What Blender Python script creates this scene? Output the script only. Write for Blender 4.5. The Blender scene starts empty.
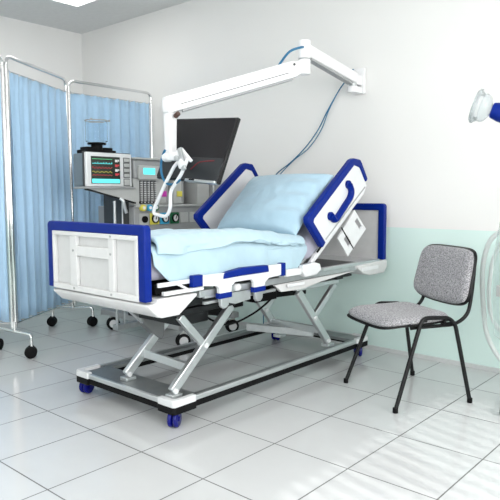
import bpy, bmesh, math, random
from mathutils import Vector, Matrix, noise
random.seed(4)
C = bpy.context.scene.collection
R = math.radians
V = Vector

# ------------------------------------------------------------------ materials
MATS = {}
def mat(name, col, rough=.5, metal=0., bump=0., bscale=60., trans=0., coat=0., var=0., vscale=20., emit=None, estr=0., alpha=1., sheen=0., ior=1.45, spec=.5):
    m = bpy.data.materials.new(name); m.use_nodes = True
    nt = m.node_tree; b = nt.nodes['Principled BSDF']
    b.inputs['Base Color'].default_value = (*col, 1)
    b.inputs['Roughness'].default_value = rough
    b.inputs['Metallic'].default_value = metal
    b.inputs['Transmission Weight'].default_value = trans
    b.inputs['Coat Weight'].default_value = coat
    b.inputs['Sheen Weight'].default_value = sheen
    b.inputs['IOR'].default_value = ior
    b.inputs['Specular IOR Level'].default_value = spec
    b.inputs['Alpha'].default_value = alpha
    if emit:
        b.inputs['Emission Color'].default_value = (*emit, 1); b.inputs['Emission Strength'].default_value = estr
    tc = nt.nodes.new('ShaderNodeTexCoord')
    nz = nt.nodes.new('ShaderNodeTexNoise'); nz.inputs['Scale'].default_value = vscale; nz.inputs['Detail'].default_value = 4
    nt.links.new(tc.outputs['Object'], nz.inputs['Vector'])
    cr = nt.nodes.new('ShaderNodeValToRGB'); v = var if var else .02
    cr.color_ramp.elements[0].position = .35; cr.color_ramp.elements[1].position = .65
    cr.color_ramp.elements[0].color = (*[max(0, c*(1-v)) for c in col], 1)
    cr.color_ramp.elements[1].color = (*[min(1, c*(1+v)) for c in col], 1)
    nt.links.new(nz.outputs['Fac'], cr.inputs['Fac']); nt.links.new(cr.outputs['Color'], b.inputs['Base Color'])
    if bump:
        n2 = nt.nodes.new('ShaderNodeTexNoise'); n2.inputs['Scale'].default_value = bscale; n2.inputs['Detail'].default_value = 5
        nt.links.new(tc.outputs['Object'], n2.inputs['Vector'])
        bp = nt.nodes.new('ShaderNodeBump'); bp.inputs['Strength'].default_value = bump; bp.inputs['Distance'].default_value = .004
        nt.links.new(n2.outputs['Fac'], bp.inputs['Height']); nt.links.new(bp.outputs['Normal'], b.inputs['Normal'])
    MATS[name] = m
    return m

M_white = mat('white_enamel', (.72,.73,.74), .28, coat=.3)
M_armwhite = mat('arm_white', (.80,.80,.81), .3, coat=.2)
M_prail = mat('panelling_white', (.66,.66,.66), .35)
M_panel = mat('panel_offwhite', (.60,.60,.60), .35)
M_rail = mat('panel_rail_grey', (.36,.37,.37), .35)
M_blue = mat('royal_blue_plastic', (.0006,.016,.20), .42, spec=.2)
M_wheelblue = mat('wheel_blue', (.001,.003,.15), .25, coat=.2, spec=.3)
M_black = mat('black_rubber', (.004,.004,.0045), .6, spec=.2)
M_gloss = mat('gloss_black', (.008,.008,.009), .2, spec=.3)
M_dark = mat('dark_metal', (.022,.023,.025), .35, metal=.6)
M_silver = mat('silver_metal', (.62,.64,.65), .28, metal=.85)
M_alu = mat('brushed_aluminium', (.50,.52,.53), .38, metal=.75, var=.06)
M_brk = mat('bracket_grey', (.20,.205,.21), .4, metal=.3)
M_plate = mat('grey_base_plate', (.22,.235,.24), .3, metal=.55, var=.05)
M_chrome = mat('chrome_tube', (.75,.75,.75), .15, metal=1.)
M_curtain = mat('blue_curtain_cloth', (.42,.62,.82), .8, bump=.15, bscale=300, sheen=.2)
M_pillow = mat('pale_blue_cotton', (.36,.51,.61), .85, bump=.12, bscale=200, sheen=.2)
M_blanket = mat('pale_blue_quilt', (.41,.56,.64), .85, bump=.15, bscale=150, sheen=.2)
M_sheet = mat('lavender_sheet', (.40,.395,.48), .85, bump=.1, bscale=150, sheen=.2)
M_fabric = mat('grey_fleck_fabric', (.30,.295,.31), .9, bump=.5, bscale=400, var=.55, vscale=160, sheen=.2)
M_chairblack = mat('black_powder_coat', (.006,.006,.0065), .4, spec=.3)
M_mcase = mat('monitor_case', (.16,.20,.23), .4)
M_mgrey = mat('machine_grey', (.34,.35,.355), .4)
M_mlight = mat('machine_light_grey', (.48,.49,.48), .4)
M_mdark = mat('machine_dark_grey', (.045,.048,.05), .45)
M_cyan = mat('lcd_cyan', (.1,.65,.65), .2, emit=(.15,.85,.88), estr=.7)
M_screen = mat('monitor_screen', (.02,.025,.02), .15, emit=(.02,.03,.02), estr=.3)
M_green = mat('trace_green', (.05,.4,.15), .3, emit=(.1,.6,.25), estr=.6)
M_red = mat('trace_red', (.4,.03,.04), .3, emit=(.5,.05,.06), estr=.5)
M_dred = mat('dark_red_print', (.22,.01,.02), .4)
M_yellow = mat('label_yellow', (.75,.68,.10), .4)
M_lblue = mat('label_blue', (.05,.40,.65), .4)
M_dgreen = mat('label_green', (.01,.13,.05), .4)
M_magenta = mat('label_magenta', (.6,.05,.45), .4)
M_wtext = mat('white_print', (.85,.85,.85), .4)
M_cable = mat('blue_cable', (.02,.14,.27), .4)
M_brown = mat('brown_knob', (.09,.05,.04), .4)
M_glass = mat('clear_plastic', (.86,.89,.90), .05, trans=.85, ior=1.25)
M_jar = mat('jar_glass', (.93,.96,.98), .03, trans=1., ior=1.04)
M_hose = mat('milky_hose', (.78,.82,.81), .3, trans=.35, ior=1.2)
M_fog = mat('frosted_acrylic', (.80,.86,.85), .12, trans=.85, ior=1.15)
M_lamp = mat('lamp_diffuser', (.95,.95,.95), .5, emit=(1,.99,.97), estr=5.0)
M_trim = mat('skirting_paint', (.60,.62,.62), .35)
M_ceil = mat('ceiling_paint', (.70,.71,.71), .8, bump=.05, bscale=200)
M_blind = mat('blind_slat', (.8,.8,.8), .5)

def wall_mat():
    m = bpy.data.materials.new('two_tone_wall_paint'); m.use_nodes = True
    nt = m.node_tree; b = nt.nodes['Principled BSDF']; L = nt.links.new
    b.inputs['Roughness'].default_value = .45
    g = nt.nodes.new('ShaderNodeNewGeometry'); sx = nt.nodes.new('ShaderNodeSeparateXYZ'); L(g.outputs['Position'], sx.inputs[0])
    gt = nt.nodes.new('ShaderNodeMath'); gt.operation = 'GREATER_THAN'; gt.inputs[1].default_value = .911; L(sx.outputs['Z'], gt.inputs[0])
    mx = nt.nodes.new('ShaderNodeMix'); mx.data_type = 'RGBA'
    mx.inputs['A'].default_value = (.68,.84,.80,1); mx.inputs['B'].default_value = (.80,.795,.78,1)
    L(gt.outputs[0], mx.inputs['Factor']); 
    nz = nt.nodes.new('ShaderNodeTexNoise'); nz.inputs['Scale'].default_value = 1.5; L(g.outputs['Position'], nz.inputs['Vector'])
    mr = nt.nodes.new('ShaderNodeMapRange'); mr.inputs['To Min'].default_value = .97; mr.inputs['To Max'].default_value = 1.03; L(nz.outputs['Fac'], mr.inputs['Value'])
    m2 = nt.nodes.new('ShaderNodeMix'); m2.data_type = 'RGBA'; m2.blend_type = 'MULTIPLY'; m2.inputs['Factor'].default_value = 1
    L(mx.outputs['Result'], m2.inputs['A']); L(mr.outputs[0], m2.inputs['B']); L(m2.outputs['Result'], b.inputs['Base Color'])
    rr = nt.nodes.new('ShaderNodeMapRange'); rr.inputs['To Min'].default_value = .25; rr.inputs['To Max'].default_value = .7
    L(gt.outputs[0], rr.inputs['Value']); L(rr.outputs[0], b.inputs['Roughness'])
    return m
def floor_mat():
    m = bpy.data.materials.new('glossy_floor_tiles'); m.use_nodes = True
    nt = m.node_tree; b = nt.nodes['Principled BSDF']; L = nt.links.new
    g = nt.nodes.new('ShaderNodeNewGeometry'); sx = nt.nodes.new('ShaderNodeSeparateXYZ'); L(g.outputs['Position'], sx.inputs[0])
    def mth(op, a, bb=None):
        n = nt.nodes.new('ShaderNodeMath'); n.operation = op
        for i, v in enumerate((a, bb)):
            if v is None: continue
            if isinstance(v, (int, float)): n.inputs[i].default_value = v
            else: L(v, n.inputs[i])
        return n.outputs[0]
    def line(out, o, p, w):
        f = mth('FRACT', mth('DIVIDE', mth('ADD', out, -o + 40*p), p))
        d = mth('MINIMUM', f, mth('SUBTRACT', 1., f))
        return mth('LESS_THAN', mth('MULTIPLY', d, p), w)
    k = mth('MAXIMUM', line(sx.outputs['X'], -2.8877, .39385, .0030), line(sx.outputs['Y'], 1.65254, .46248, .0030))
    # per tile tone
    cx = mth('FLOOR', mth('DIVIDE', mth('ADD', sx.outputs['X'], 2.8877), .39385)); cy = mth('FLOOR', mth('DIVIDE', mth('ADD', sx.outputs['Y'], -1.65254), .46248))
    cb = nt.nodes.new('ShaderNodeCombineXYZ'); L(cx, cb.inputs[0]); L(cy, cb.inputs[1])
    wn = nt.nodes.new('ShaderNodeTexWhiteNoise'); L(cb.outputs[0], wn.inputs['Vector'])
    nz = nt.nodes.new('ShaderNodeTexNoise'); nz.inputs['Scale'].default_value = 6; nz.inputs['Detail'].default_value = 5; L(g.outputs['Position'], nz.inputs['Vector'])
    tone = mth('ADD', mth('MULTIPLY', wn.outputs['Value'], .03), mth('ADD', mth('MULTIPLY', nz.outputs['Fac'], .05), .945))
    mx = nt.nodes.new('ShaderNodeMix'); mx.data_type = 'RGBA'
    mx.inputs['A'].default_value = (.60,.61,.615,1); mx.inputs['B'].default_value = (.12,.12,.12,1)
    L(k, mx.inputs['Factor'])
    m2 = nt.nodes.new('ShaderNodeMix'); m2.data_type = 'RGBA'; m2.blend_type = 'MULTIPLY'; m2.inputs['Factor'].default_value = 1
    L(mx.outputs['Result'], m2.inputs['A']); L(tone, m2.inputs['B']); L(m2.outputs['Result'], b.inputs['Base Color'])
    L(mth('ADD', mth('MULTIPLY', k, .5), .13), b.inputs['Roughness'])
    b.inputs['Specular IOR Level'].default_value = .75
    return m
M_wall = wall_mat(); M_floor = floor_mat()

# ------------------------------------------------------------------ mesh helpers
def BM(): return bmesh.new()
def box(bm, x0, x1, y0, y1, z0, z1):
    vs = [bm.verts.new((x, y, z)) for x in (x0, x1) for y in (y0, y1) for z in (z0, z1)]
    for f in ((0,1,3,2),(4,6,7,5),(0,4,5,1),(2,3,7,6),(0,2,6,4),(1,5,7,3)): bm.faces.new([vs[i] for i in f])
    return bm
def mbox(bm, mtx, sx, sy, sz):
    vs = [bm.verts.new(mtx @ V((x*sx/2, y*sy/2, z*sz/2))) for x in (-1,1) for y in (-1,1) for z in (-1,1)]
    for f in ((0,1,3,2),(4,6,7,5),(0,4,5,1),(2,3,7,6),(0,2,6,4),(1,5,7,3)): bm.faces.new([vs[i] for i in f])
    return bm
def beam(bm, a, b, w, h, side=(1,0,0)):
    a, b = V(a), V(b); d = (b-a); l = d.length; d.normalize(); s = V(side); s = (s - d*s.dot(d)).normalized(); u = d.cross(s)
    m = Matrix((( s.x, d.x, u.x, (a.x+b.x)/2),(s.y, d.y, u.y, (a.y+b.y)/2),(s.z, d.z, u.z, (a.z+b.z)/2),(0,0,0,1)))
    return mbox(bm, m, w, l, h)
def prism(bm, pts, axis, lo, hi):
    def mk(p, t):
        if axis == 'x': return (t, p[0], p[1])
        if axis == 'y': return (p[0], t, p[1])
        return (p[0], p[1], t)
    a = [bm.verts.new(mk(p, lo)) for p in pts]; b = [bm.verts.new(mk(p, hi)) for p in pts]; n = len(pts)
    bm.faces.new(a); bm.faces.new(b[::-1])
    for i in range(n): bm.faces.new((a[i], b[i], b[(i+1)%n], a[(i+1)%n]))
    bmesh.ops.recalc_face_normals(bm, faces=bm.faces[:])
    return bm
def frameprism(bm, outer, inner, axis, lo, hi):   # closed ring between two loops with equal point count
    def mk(p, t): return {'x': (t, p[0], p[1]), 'y': (p[0], t, p[1]), 'z': (p[0], p[1], t)}[axis]
    rings = [[bm.verts.new(mk(p, t)) for p in loop] for loop, t in ((outer, lo), (outer, hi), (inner, hi), (inner, lo))]
    n = len(outer)
    for k in range(4):
        a, b = rings[k], rings[(k+1) % 4]
        for i in range(n): bm.faces.new((a[i], a[(i+1)%n], b[(i+1)%n], b[i]))
    bmesh.ops.recalc_face_normals(bm, faces=bm.faces[:])
    return bm
def fillet(pts, r, n=6, closed=False):
    pts = [V(p) for p in pts]; out = []
    m = len(pts)
    for i, p in enumerate(pts):
        if not closed and i in (0, m-1): out.append(p); continue
        a, b = pts[i-1], pts[(i+1) % m]
        da, db = (a-p), (b-p); rr = min(r, da.length*.49, db.length*.49)
        p0, p1 = p + da.normalized()*rr, p + db.normalized()*rr
        for k in range(n+1):
            t = k/n; out.append(p0*(1-t)**2 + p*2*t*(1-t) + p1*t*t)
    return out
def tube(bm, pts, r, seg=10, closed=False, cap=True, ry=None):
    pts = [V(p) for p in pts]; n = len(pts); rings = []
    prev = None
    for i, p in enumerate(pts):
        if closed: t = (pts[(i+1)%n]-pts[i-1])
        else: t = pts[min(i+1, n-1)] - pts[max(i-1, 0)]
        t.normalize()
        if prev is None:
            s = V((0,0,1)).cross(t)
            if s.length < .05: s = V((1,0,0)).cross(t)
            s.normalize()
        else:
            s = prev - t*prev.dot(t); s.normalize()
        prev = s; u = t.cross(s)
        rad = r[i] if isinstance(r, (list, tuple)) else r
        rings.append([bm.verts.new(p + s*math.cos(2*math.pi*k/seg)*rad + u*math.sin(2*math.pi*k/seg)*(ry if ry else rad)) for k in range(seg)])
    for i in range(n if closed else n-1):
        a, b = rings[i], rings[(i+1) % n]
        for k in range(seg): bm.faces.new((a[k], a[(k+1)%seg], b[(k+1)%seg], b[k]))
    if cap and not closed:
        bm.faces.new(rings[0][::-1]); bm.faces.new(rings[-1])
    return bm
def smooth(pts, n=8):
    pts = [V(p) for p in pts]; out = []
    for i in range(len(pts)-1):
        p0 = pts[max(i-1,0)]; p1 = pts[i]; p2 = pts[i+1]; p3 = pts[min(i+2, len(pts)-1)]
        for k in range(n):
            t = k/n
            out.append(.5*((2*p1) + (p2-p0)*t + (2*p0-5*p1+4*p2-p3)*t*t + (3*p1-p0-3*p2+p3)*t**3))
    out.append(pts[-1]); return out
def lathe(bm, prof, mtx=Matrix(), seg=24):   # profile [(r, h)] around local z
    rings = []
    for r, h in prof:
        if r < 1e-5: rings.append([bm.verts.new(mtx @ V((0,0,h)))])
        else: rings.append([bm.verts.new(mtx @ V((r*math.cos(2*math.pi*k/seg), r*math.sin(2*math.pi*k/seg), h))) for k in range(seg)])
    for a, b in zip(rings[:-1], rings[1:]):
        for k in range(seg):
            k2 = (k+1) % seg
            if len(a) == 1 and len(b) == 1: continue
            if len(a) == 1: bm.faces.new((a[0], b[k], b[k2]))
            elif len(b) == 1: bm.faces.new((a[k], b[0], a[k2]))
            else: bm.faces.new((a[k], b[k], b[k2], a[k2]))
    return bm
def at(x, y, z, axis='z', rz=0):
    m = Matrix.Translation((x, y, z))
    if axis == 'x': m = m @ Matrix.Rotation(R(90), 4, 'Y')
    if axis == 'y': m = m @ Matrix.Rotation(R(90), 4, 'X')
    return m @ Matrix.Rotation(rz, 4, 'Z')
def cyl(bm, m, r, h, seg=20):
    return lathe(bm, [(0,-h/2),(r,-h/2),(r,h/2),(0,h/2)], m, seg)
def obj(name, bm, m, parent=None, off=None, bev=0, sub=0, solid=0, ang=40, seg=2):
    if off is not None: bmesh.ops.translate(bm, verts=bm.verts[:], vec=-V(off))
    bmesh.ops.recalc_face_normals(bm, faces=bm.faces[:])
    me = bpy.data.meshes.new(name); bm.to_mesh(me); bm.free()
    o = bpy.data.objects.new(name, me); C.objects.link(o)
    me.materials.append(m)
    for p in me.polygons: p.use_smooth = True
    me.set_sharp_from_angle(angle=R(ang))
    if solid: 
        k = o.modifiers.new('solid', 'SOLIDIFY'); k.thickness = solid; k.offset = 0
    if bev:
        k = o.modifiers.new('bevel', 'BEVEL'); k.width = bev; k.segments = seg; k.limit_method = 'ANGLE'; k.angle_limit = R(35)
    if sub:
        k = o.modifiers.new('sub', 'SUBSURF'); k.levels = sub; k.render_levels = sub
    if parent: o.parent = parent
    return o
def tag(o, label, cat=None, group=None):
    o['label'] = label
    if cat: o['category'] = cat
    if group: o['group'] = group
    return o
def thing(name, label, cat, loc, rz=0, group=None):
    o = bpy.data.objects.new(name, None); C.objects.link(o); o.location = loc; o.rotation_euler = (0,0,rz)
    o.empty_display_size = .1
    return tag(o, label, cat, group)
def struct(name, bm, m, parent=None, **k):
    o = obj(name, bm, m, parent, **k)
    if not parent: o['kind'] = 'structure'
    return o
def dup(src, parent, loc=None, rz=None):
    c = src.copy(); C.objects.link(c); c.parent = parent
    if loc is not None: c.location = loc
    if rz is not None: c.rotation_euler = (0,0,rz)
    for ch in list(src.children): dup(ch, c)
    return c

# ------------------------------------------------------------------ room
XL, XR, YB, YF, ZC = -5.90, 1.9, 3.932, -1.7, 2.90
struct('floor', box(BM(), XL-.1, XR+.1, YF-.1, YB+.1, -.1, 0), M_floor)
struct('ceiling', box(BM(), XL-.1, XR+.1, YF-.1, YB+.1, ZC, ZC+.1), M_ceil)
struct('wall_back', box(BM(), XL-.1, XR+.1, YB, YB+.1, 0, ZC), M_wall)
struct('wall_left', box(BM(), XL-.1, XL, YF-.1, YB, 0, ZC), M_wall)
# right wall with a large window opening, front wall with two added for fill light
def wall_open(name, axis, lo, hi, a0, a1, opens):
    bm = BM(); cuts = sorted(opens)
    def bx(u0, u1, z0, z1):
        if axis == 'x': box(bm, lo, hi, u0, u1, z0, z1)
        else: box(bm, u0, u1, lo, hi, z0, z1)
    u = a0
    for (o0, o1, z0, z1) in cuts:
        bx(u, o0, 0, ZC); bx(o0, o1, 0, z0); bx(o0, o1, z1, ZC); u = o1
    bx(u, a1, 0, ZC)
    return struct(name, bm, M_wall)
wall_open('wall_right', 'x', XR, XR+.1, YF-.1, YB, [(-.9, 2.7, .9, 2.5)])
wall_open('wall_front', 'y', YF-.1, YF, XL, XR, [(-4.6, -2.0, .9, 2.5), (-1.2, 1.2, .9, 2.5)])
def window(n, axis, pos, a0, a1, z0, z1):
    bm = BM()
    def bx(u0, u1, zz0, zz1, t=.03):
        if axis == 'x': box(bm, pos-t, pos+t, u0, u1, zz0, zz1)
        else: box(bm, u0, u1, pos-t, pos+t, zz0, zz1)
    w = .05
    bx(a0, a1, z0, z0+w); bx(a0, a1, z1-w, z1); bx(a0, a0+w, z0+w, z1-w); bx(a1-w, a1, z0+w, z1-w); bx((a0+a1)/2-w/2, (a0+a1)/2+w/2, z0+w, z1-w)
    return struct('window_%d' % n, bm, M_white)
window(1, 'x', XR+.05, -.9, 2.7, .9, 2.5); window(2, 'y', YF-.05, -4.6, -2.0, .9, 2.5); window(3, 'y', YF-.05, -1.2, 1.2, .9, 2.5)  # both front windows are unseen, added to carry the fill lights
struct('baseboard_back', box(BM(), XL, XR, YB-.012, YB, 0, .028), M_trim)
struct('baseboard_left', box(BM(), XL, XL+.012, YF, YB-.012, 0, .028), M_trim)

# vertical louvre blind in the right hand window
vb = thing('vertical_blind', 'white vertical louvre blind in the right wall window, out of the picture', 'blind', (XR+.05,.9,.92))
bm = BM(); box(bm, XR+.0, XR+.04, -.88, 2.68, 2.46, 2.495); obj('blind_track', bm, M_white, vb, off=(XR+.05,.9,.92))
bm = BM()
for k in range(39):
    y = -.84+k*.0905; mbox(bm, Matrix.Translation((XR+.015, y, 1.70)) @ Matrix.Rotation(R(35), 4, 'Z'), .03, .045, 1.5)
bl_ = obj('louvres', bm, M_blind, vb, off=(XR+.05,.9,.92)); bl_['kind'] = 'stuff'

# ceiling lamps
def ceiling_lamp(x0, y0, label):
    t = thing('ceiling_light', label, 'light', (x0+.3, y0+.6, ZC-.03), 0, 'recessed ceiling lamps')
    fr = BM(); frameprism(fr, [(-.3,-.6),(.3,-.6),(.3,.6),(-.3,.6)], [(-.275,-.575),(.275,-.575),(.275,.575),(-.275,.575)], 'z', 0, .03)
    obj('lamp_frame', fr, M_white, t)
    obj('diffuser', box(BM(), -.275, .275, -.575, .575, .010, .025), M_lamp, t)
ceiling_lamp(-5.02, 2.12, 'rectangular ceiling lamp panel whose corner shows at the top left of the photo')
for (x, y) in ((-2.6, 1.0), (-2.6, -1.0), (-.2, 1.0), (-5.02, -.6), (-.2, -1.0)):
    ceiling_lamp(x, y, 'rectangular ceiling lamp panel set above and behind the viewer')

# ------------------------------------------------------------------ hospital bed
O = V((-2.53, 2.75, 0))
bed = thing('hospital_bed', 'white adjustable hospital bed with blue edged boards and a scissor lift base on castors', 'bed', O)
def bp(name, bm, m, parent=None, **k): return obj(name, bm, m, parent or bed, off=O, **k)
BX0, BX1 = -2.95, -2.09
# base
bm = BM()
box(bm, -2.97, -2.20, 1.93, 2.10, .115, .135)            # front cross plate
box(bm, -2.99, -2.20, 3.60, 3.73, .115, .135)            # rear cross plate
box(bm, -2.99, -2.93, 2.08, 3.60, .115, .135); box(bm, -2.225, -2.19, 2.08, 3.60, .115, .135)
bp('base_frame', bm, M_plate, bev=.003)
bm = BM()                                                 # silver edge strip all round
o4 = [(-3.01,1.915),(-2.175,1.915),(-2.175,3.745),(-3.01,3.745)]
i4 = [(-2.99,1.935),(-2.195,1.935),(-2.195,3.725),(-2.99,3.725)]
frameprism(bm, o4, i4, 'z', .112, .139); bp('edge_strip', bm, M_silver, bev=.004)
bm = BM()
frameprism(bm, [(-3.005,1.92),(-2.18,1.92),(-2.18,3.74),(-3.005,3.74)], [(-2.96,1.97),(-2.23,1.97),(-2.23,3.69),(-2.96,3.69)], 'z', .078, .112)
bp('bumper', bm, M_black, bev=.004)
def corner_piece(cx, cy, sx, sy):
    a = .075; w = .012
    pts = [(cx-sx*a, cy+sy*w), (cx-sx*a, cy-sy*.11)]
    L_ = [V((cx-sx*.11, cy+sy*w, 0)), V((cx-sx*.0, cy+sy*w, 0)), V((cx+sx*w, cy+sy*0, 0)), V((cx+sx*w, cy-sy*.14, 0)), V((cx-sx*.02, cy-sy*.14, 0)), V((cx-sx*.02, cy-sy*.035, 0)), V((cx-sx*.035, cy-sy*.02, 0)), V((cx-sx*.11, cy-sy*.02, 0))]
    q = [(p.x, p.y) for p in L_]
    bm = BM(); prism(bm, q, 'z', .11, .146)
    c = bp('corner_cap', bm, M_white, bev=.004)
    bm = BM(); q2 = [(p.x + (0), p.y) for p in L_]; prism(bm, q2, 'z', .074, .110)
    bp('corner_bumper', bm, M_black, c, bev=.003)
for (cx, cy, sx, sy) in ((-2.18,1.92,1,-1), (-3.005,1.92,-1,-1), (-2.18,3.74,1,1), (-3.005,3.74,-1,1)): corner_piece(cx, cy, sx, sy)
# castors of the bed
def wheel_bm(r, w, m=Matrix(), tread=None):
    bm = BM(); lathe(bm, [(0,-w/2),(r*.55,-w/2),(r*.8,-w*.5),(r*.96,-w*.34),(r,-w*.1),(r,w*.1),(r*.96,w*.34),(r*.8,w*.5),(r*.55,w/2),(0,w/2)], m, 24); return bm
first = None
for (x, y, rz) in ((-2.21,1.950,.5), (-2.985,1.965,.3), (-2.215,3.685,.7), (-2.955,3.685,.2)):
    if first is None:
        bm = BM(); cyl(bm, at(0,0,.075), .014, .03)
        prism(bm, [(-.028,.038),(-.030,.06),(-.012,.074),(.016,.074),(.022,.055),(.014,.038)], 'x', -.008, .008)
        cas = obj('castor', bm, M_wheelblue, bed, bev=.002)
        cas.location = V((x,y,0)) - O; cas.rotation_euler = (0,0,rz)
        for s in (-1, 1):
            obj('wheel', wheel_bm(.044, .025, at(s*.014,-.004,.044,'x')), M_wheelblue, cas)
            h = BM(); cyl(h, at(s*.028,-.004,.044,'x'), .012, .005); obj('hub_cap', h, M_wheelblue, cas)
        first = cas
    else: dup(first, bed, V((x,y,0)) - O, rz)
# scissor lift: foot end and head end (mirror)
def arm(a, b, w=.03, h=.05, m=M_silver):
    bm = BM(); beam(bm, a, b, w, h, (1,0,0)); o = bp('lift_arm', bm, m, bev=.005); return o
for x, yo in ((-2.245, 0), (-2.655, .03)):
    a = arm((x,1.965+yo,.165),(x,2.40+yo,.545))
    arm((x+.0,2.02,.54),(x,2.185+yo,.365), .028, .04)
    b = arm((x,3.345,.165),(x,3.01,.545))
    arm((x,3.42,.545),(x,3.185,.36), .028, .04)
    for (yy, zz) in ((1.975+yo,.170), (2.19+yo,.362), (3.335,.175), (3.18,.352)):
        s = BM(); cyl(s, at(x+(.018 if x > -2.4 else .018), yy, zz, 'x'), .014, .012, 16); bp('pivot_bolt', s, M_white)
    for (ya_, yb_) in ((1.945+yo, 2.01+yo), (3.31, 3.38)):
        s = BM(); box(s, x-.03, x+.03, ya_, yb_, .135, .155); bp('arm_foot', s, M_silver, bev=.003)
bm = BM(); beam(bm, (-2.655,2.12,.262), (-2.245,2.085,.262), .018, .045, (0,1,0)); bp('cross_bar', bm, M_silver, bev=.003)
bm = BM(); beam(bm, (-2.655,3.24,.262), (-2.245,3.24,.262), .018, .045, (0,1,0)); bp('cross_bar', bm, M_silver, bev=.003)
bm = BM(); beam(bm, (-2.245,2.98,.565), (-2.245,3.45,.565), .035, .03); bp('guide_rail', bm, M_silver, bev=.003)
bm = BM(); beam(bm, (-2.245,1.95,.560), (-2.245,2.42,.560), .035, .03); bp('guide_rail', bm, M_dark, bev=.003)
bm = BM(); beam(bm, (-2.655,1.95,.560), (-2.655,2.47,.560), .035, .03); beam(bm, (-2.655,2.98,.560), (-2.655,3.45,.560), .035, .03); bp('guide_rail', bm, M_dark, bev=.003)
# triangular lift bracket at the foot
bm = BM(); prism(bm, [(2.10,.47),(2.11,.43),(2.20,.345),(2.23,.325),(2.25,.345),(2.26,.47)], 'x', -2.69, -2.63)
bp('lift_bracket', bm, M_brk, bev=.003)
bm = BM(); box(bm, -2.74, -2.30, 2.08, 2.28, .47, .545); bp('cross_bar', bm, M_dark, bev=.004)
bm = BM(); box(bm, -2.75, -2.20, 3.38, 3.46, .58, .62); bp('cross_bar', bm, M_dark, bev=.004)
# actuators
bm = BM(); cyl(bm, Matrix.Translation((-2.50,2.38,.50)) @ Matrix.Rotation(R(90),4,'X') @ Matrix.Rotation(R(-12),4,'X'), .035, .55); box(bm, -2.56,-2.44,2.58,2.72,.47,.60)
bp('lift_motor', bm, M_black, bev=.004)
bm = BM(); beam(bm, (-2.42,2.55,.54), (-2.42,3.30,.50), .06, .045); box(bm, -2.50,-2.34,2.72,2.92,.50,.62); bp('lift_motor', bm, M_black, bev=.004)
bm = BM(); beam(bm, (-2.75,3.10,.235), (-2.34,3.32,.215), .05, .045, (0,0,1)); bp('rear_strut', bm, M_alu, bev=.004)
bm = BM(); tube(bm, smooth([(-2.40,2.30,.50),(-2.38,2.5,.40),(-2.42,2.8,.42),(-2.45,3.05,.50)]), .006, 8); bp('control_cable', bm, M_black)
# underframe, coloured dark for the shade in its cavity
bm = BM()
box(bm, -2.70,-2.64,1.95,3.60,.585,.625); box(bm, -2.27,-2.22,1.95,3.60,.585,.625); box(bm, -2.70,-2.22,2.66,2.72,.585,.62); bp('underframe', bm, M_dark, bev=.003)
bm = BM(); box(bm, -2.12,-2.095,2.02,3.48,.650,.685); box(bm, -2.945,-2.92,2.02,3.48,.650,.685); box(bm, -2.92,-2.12,2.66,2.70,.655,.68); bp('deck_rail', bm, M_alu, bev=.003)
bm = BM(); prism(bm, [(2.60,.645),(2.66,.60),(2.86,.592),(3.05,.615),(3.46,.645)], 'x', -2.118, -2.098); bp('side_cover', bm, M_panel, bev=.003)
bm = BM(); box(bm, -2.09,-2.082,2.70,2.86,.622,.640); bp('white_strip', bm, M_white, bev=.002)
# foot section under the mattress, black for the dark gap there, thin light rails
bm = BM(); box(bm, -2.90,-2.125,1.77,2.34,.69,.738); bp('foot_section', bm, M_black, bev=.002)
bm = BM(); box(bm, -2.90,-2.14,2.36,2.92,.69,.738); bp('seat_section', bm, M_dark, bev=.002)
bm = BM(); beam(bm, (-2.085,1.75,.742), (-2.085,1.96,.742), .014, .020); bp('mattress_rail', bm, M_white, bev=.002)
bm = BM(); beam(bm, (-2.085,1.78,.700), (-2.085,2.03,.700), .02, .018); beam(bm, (-2.085,1.87,.735), (-2.085,1.93,.705), .012, .012); bp('lower_rail', bm, M_white, bev=.002)
bm = BM(); beam(bm, (-2.10,2.05,.62), (-2.10,2.60,.62), .02, .014); beam(bm, (-2.10,2.05,.650), (-2.10,2.24,.650), .02, .014); bp('lower_rail', bm, M_alu, bev=.002)
# end caps
prof = [(1.74,.664),(1.690,.660),(1.694,.645),(1.74,.600),(1.77,.592),(1.87,.592),(1.92,.625),(1.985,.668),(1.985,.682),(1.74,.682)]
bm = BM(); prism(bm, prof, 'x', -2.86, -2.075); bp('foot_end_cover', bm, M_prail, bev=.008, seg=3)
prof2 = [(3.83,.690),(3.83,.640),(3.79,.600),(3.60,.600),(3.50,.625),(3.44,.660),(3.44,.680)]
bm = BM(); prism(bm, prof2, 'x', -2.945, -2.075); bp('head_end_cover', bm, M_panel, bev=.008, seg=3)
bm = BM(); box(bm, -2.078,-2.07,3.48,3.70,.638,.662); bp('white_strip', bm, M_white, bev=.002)  # white highlight on the end cover, modelled as a strip
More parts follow.
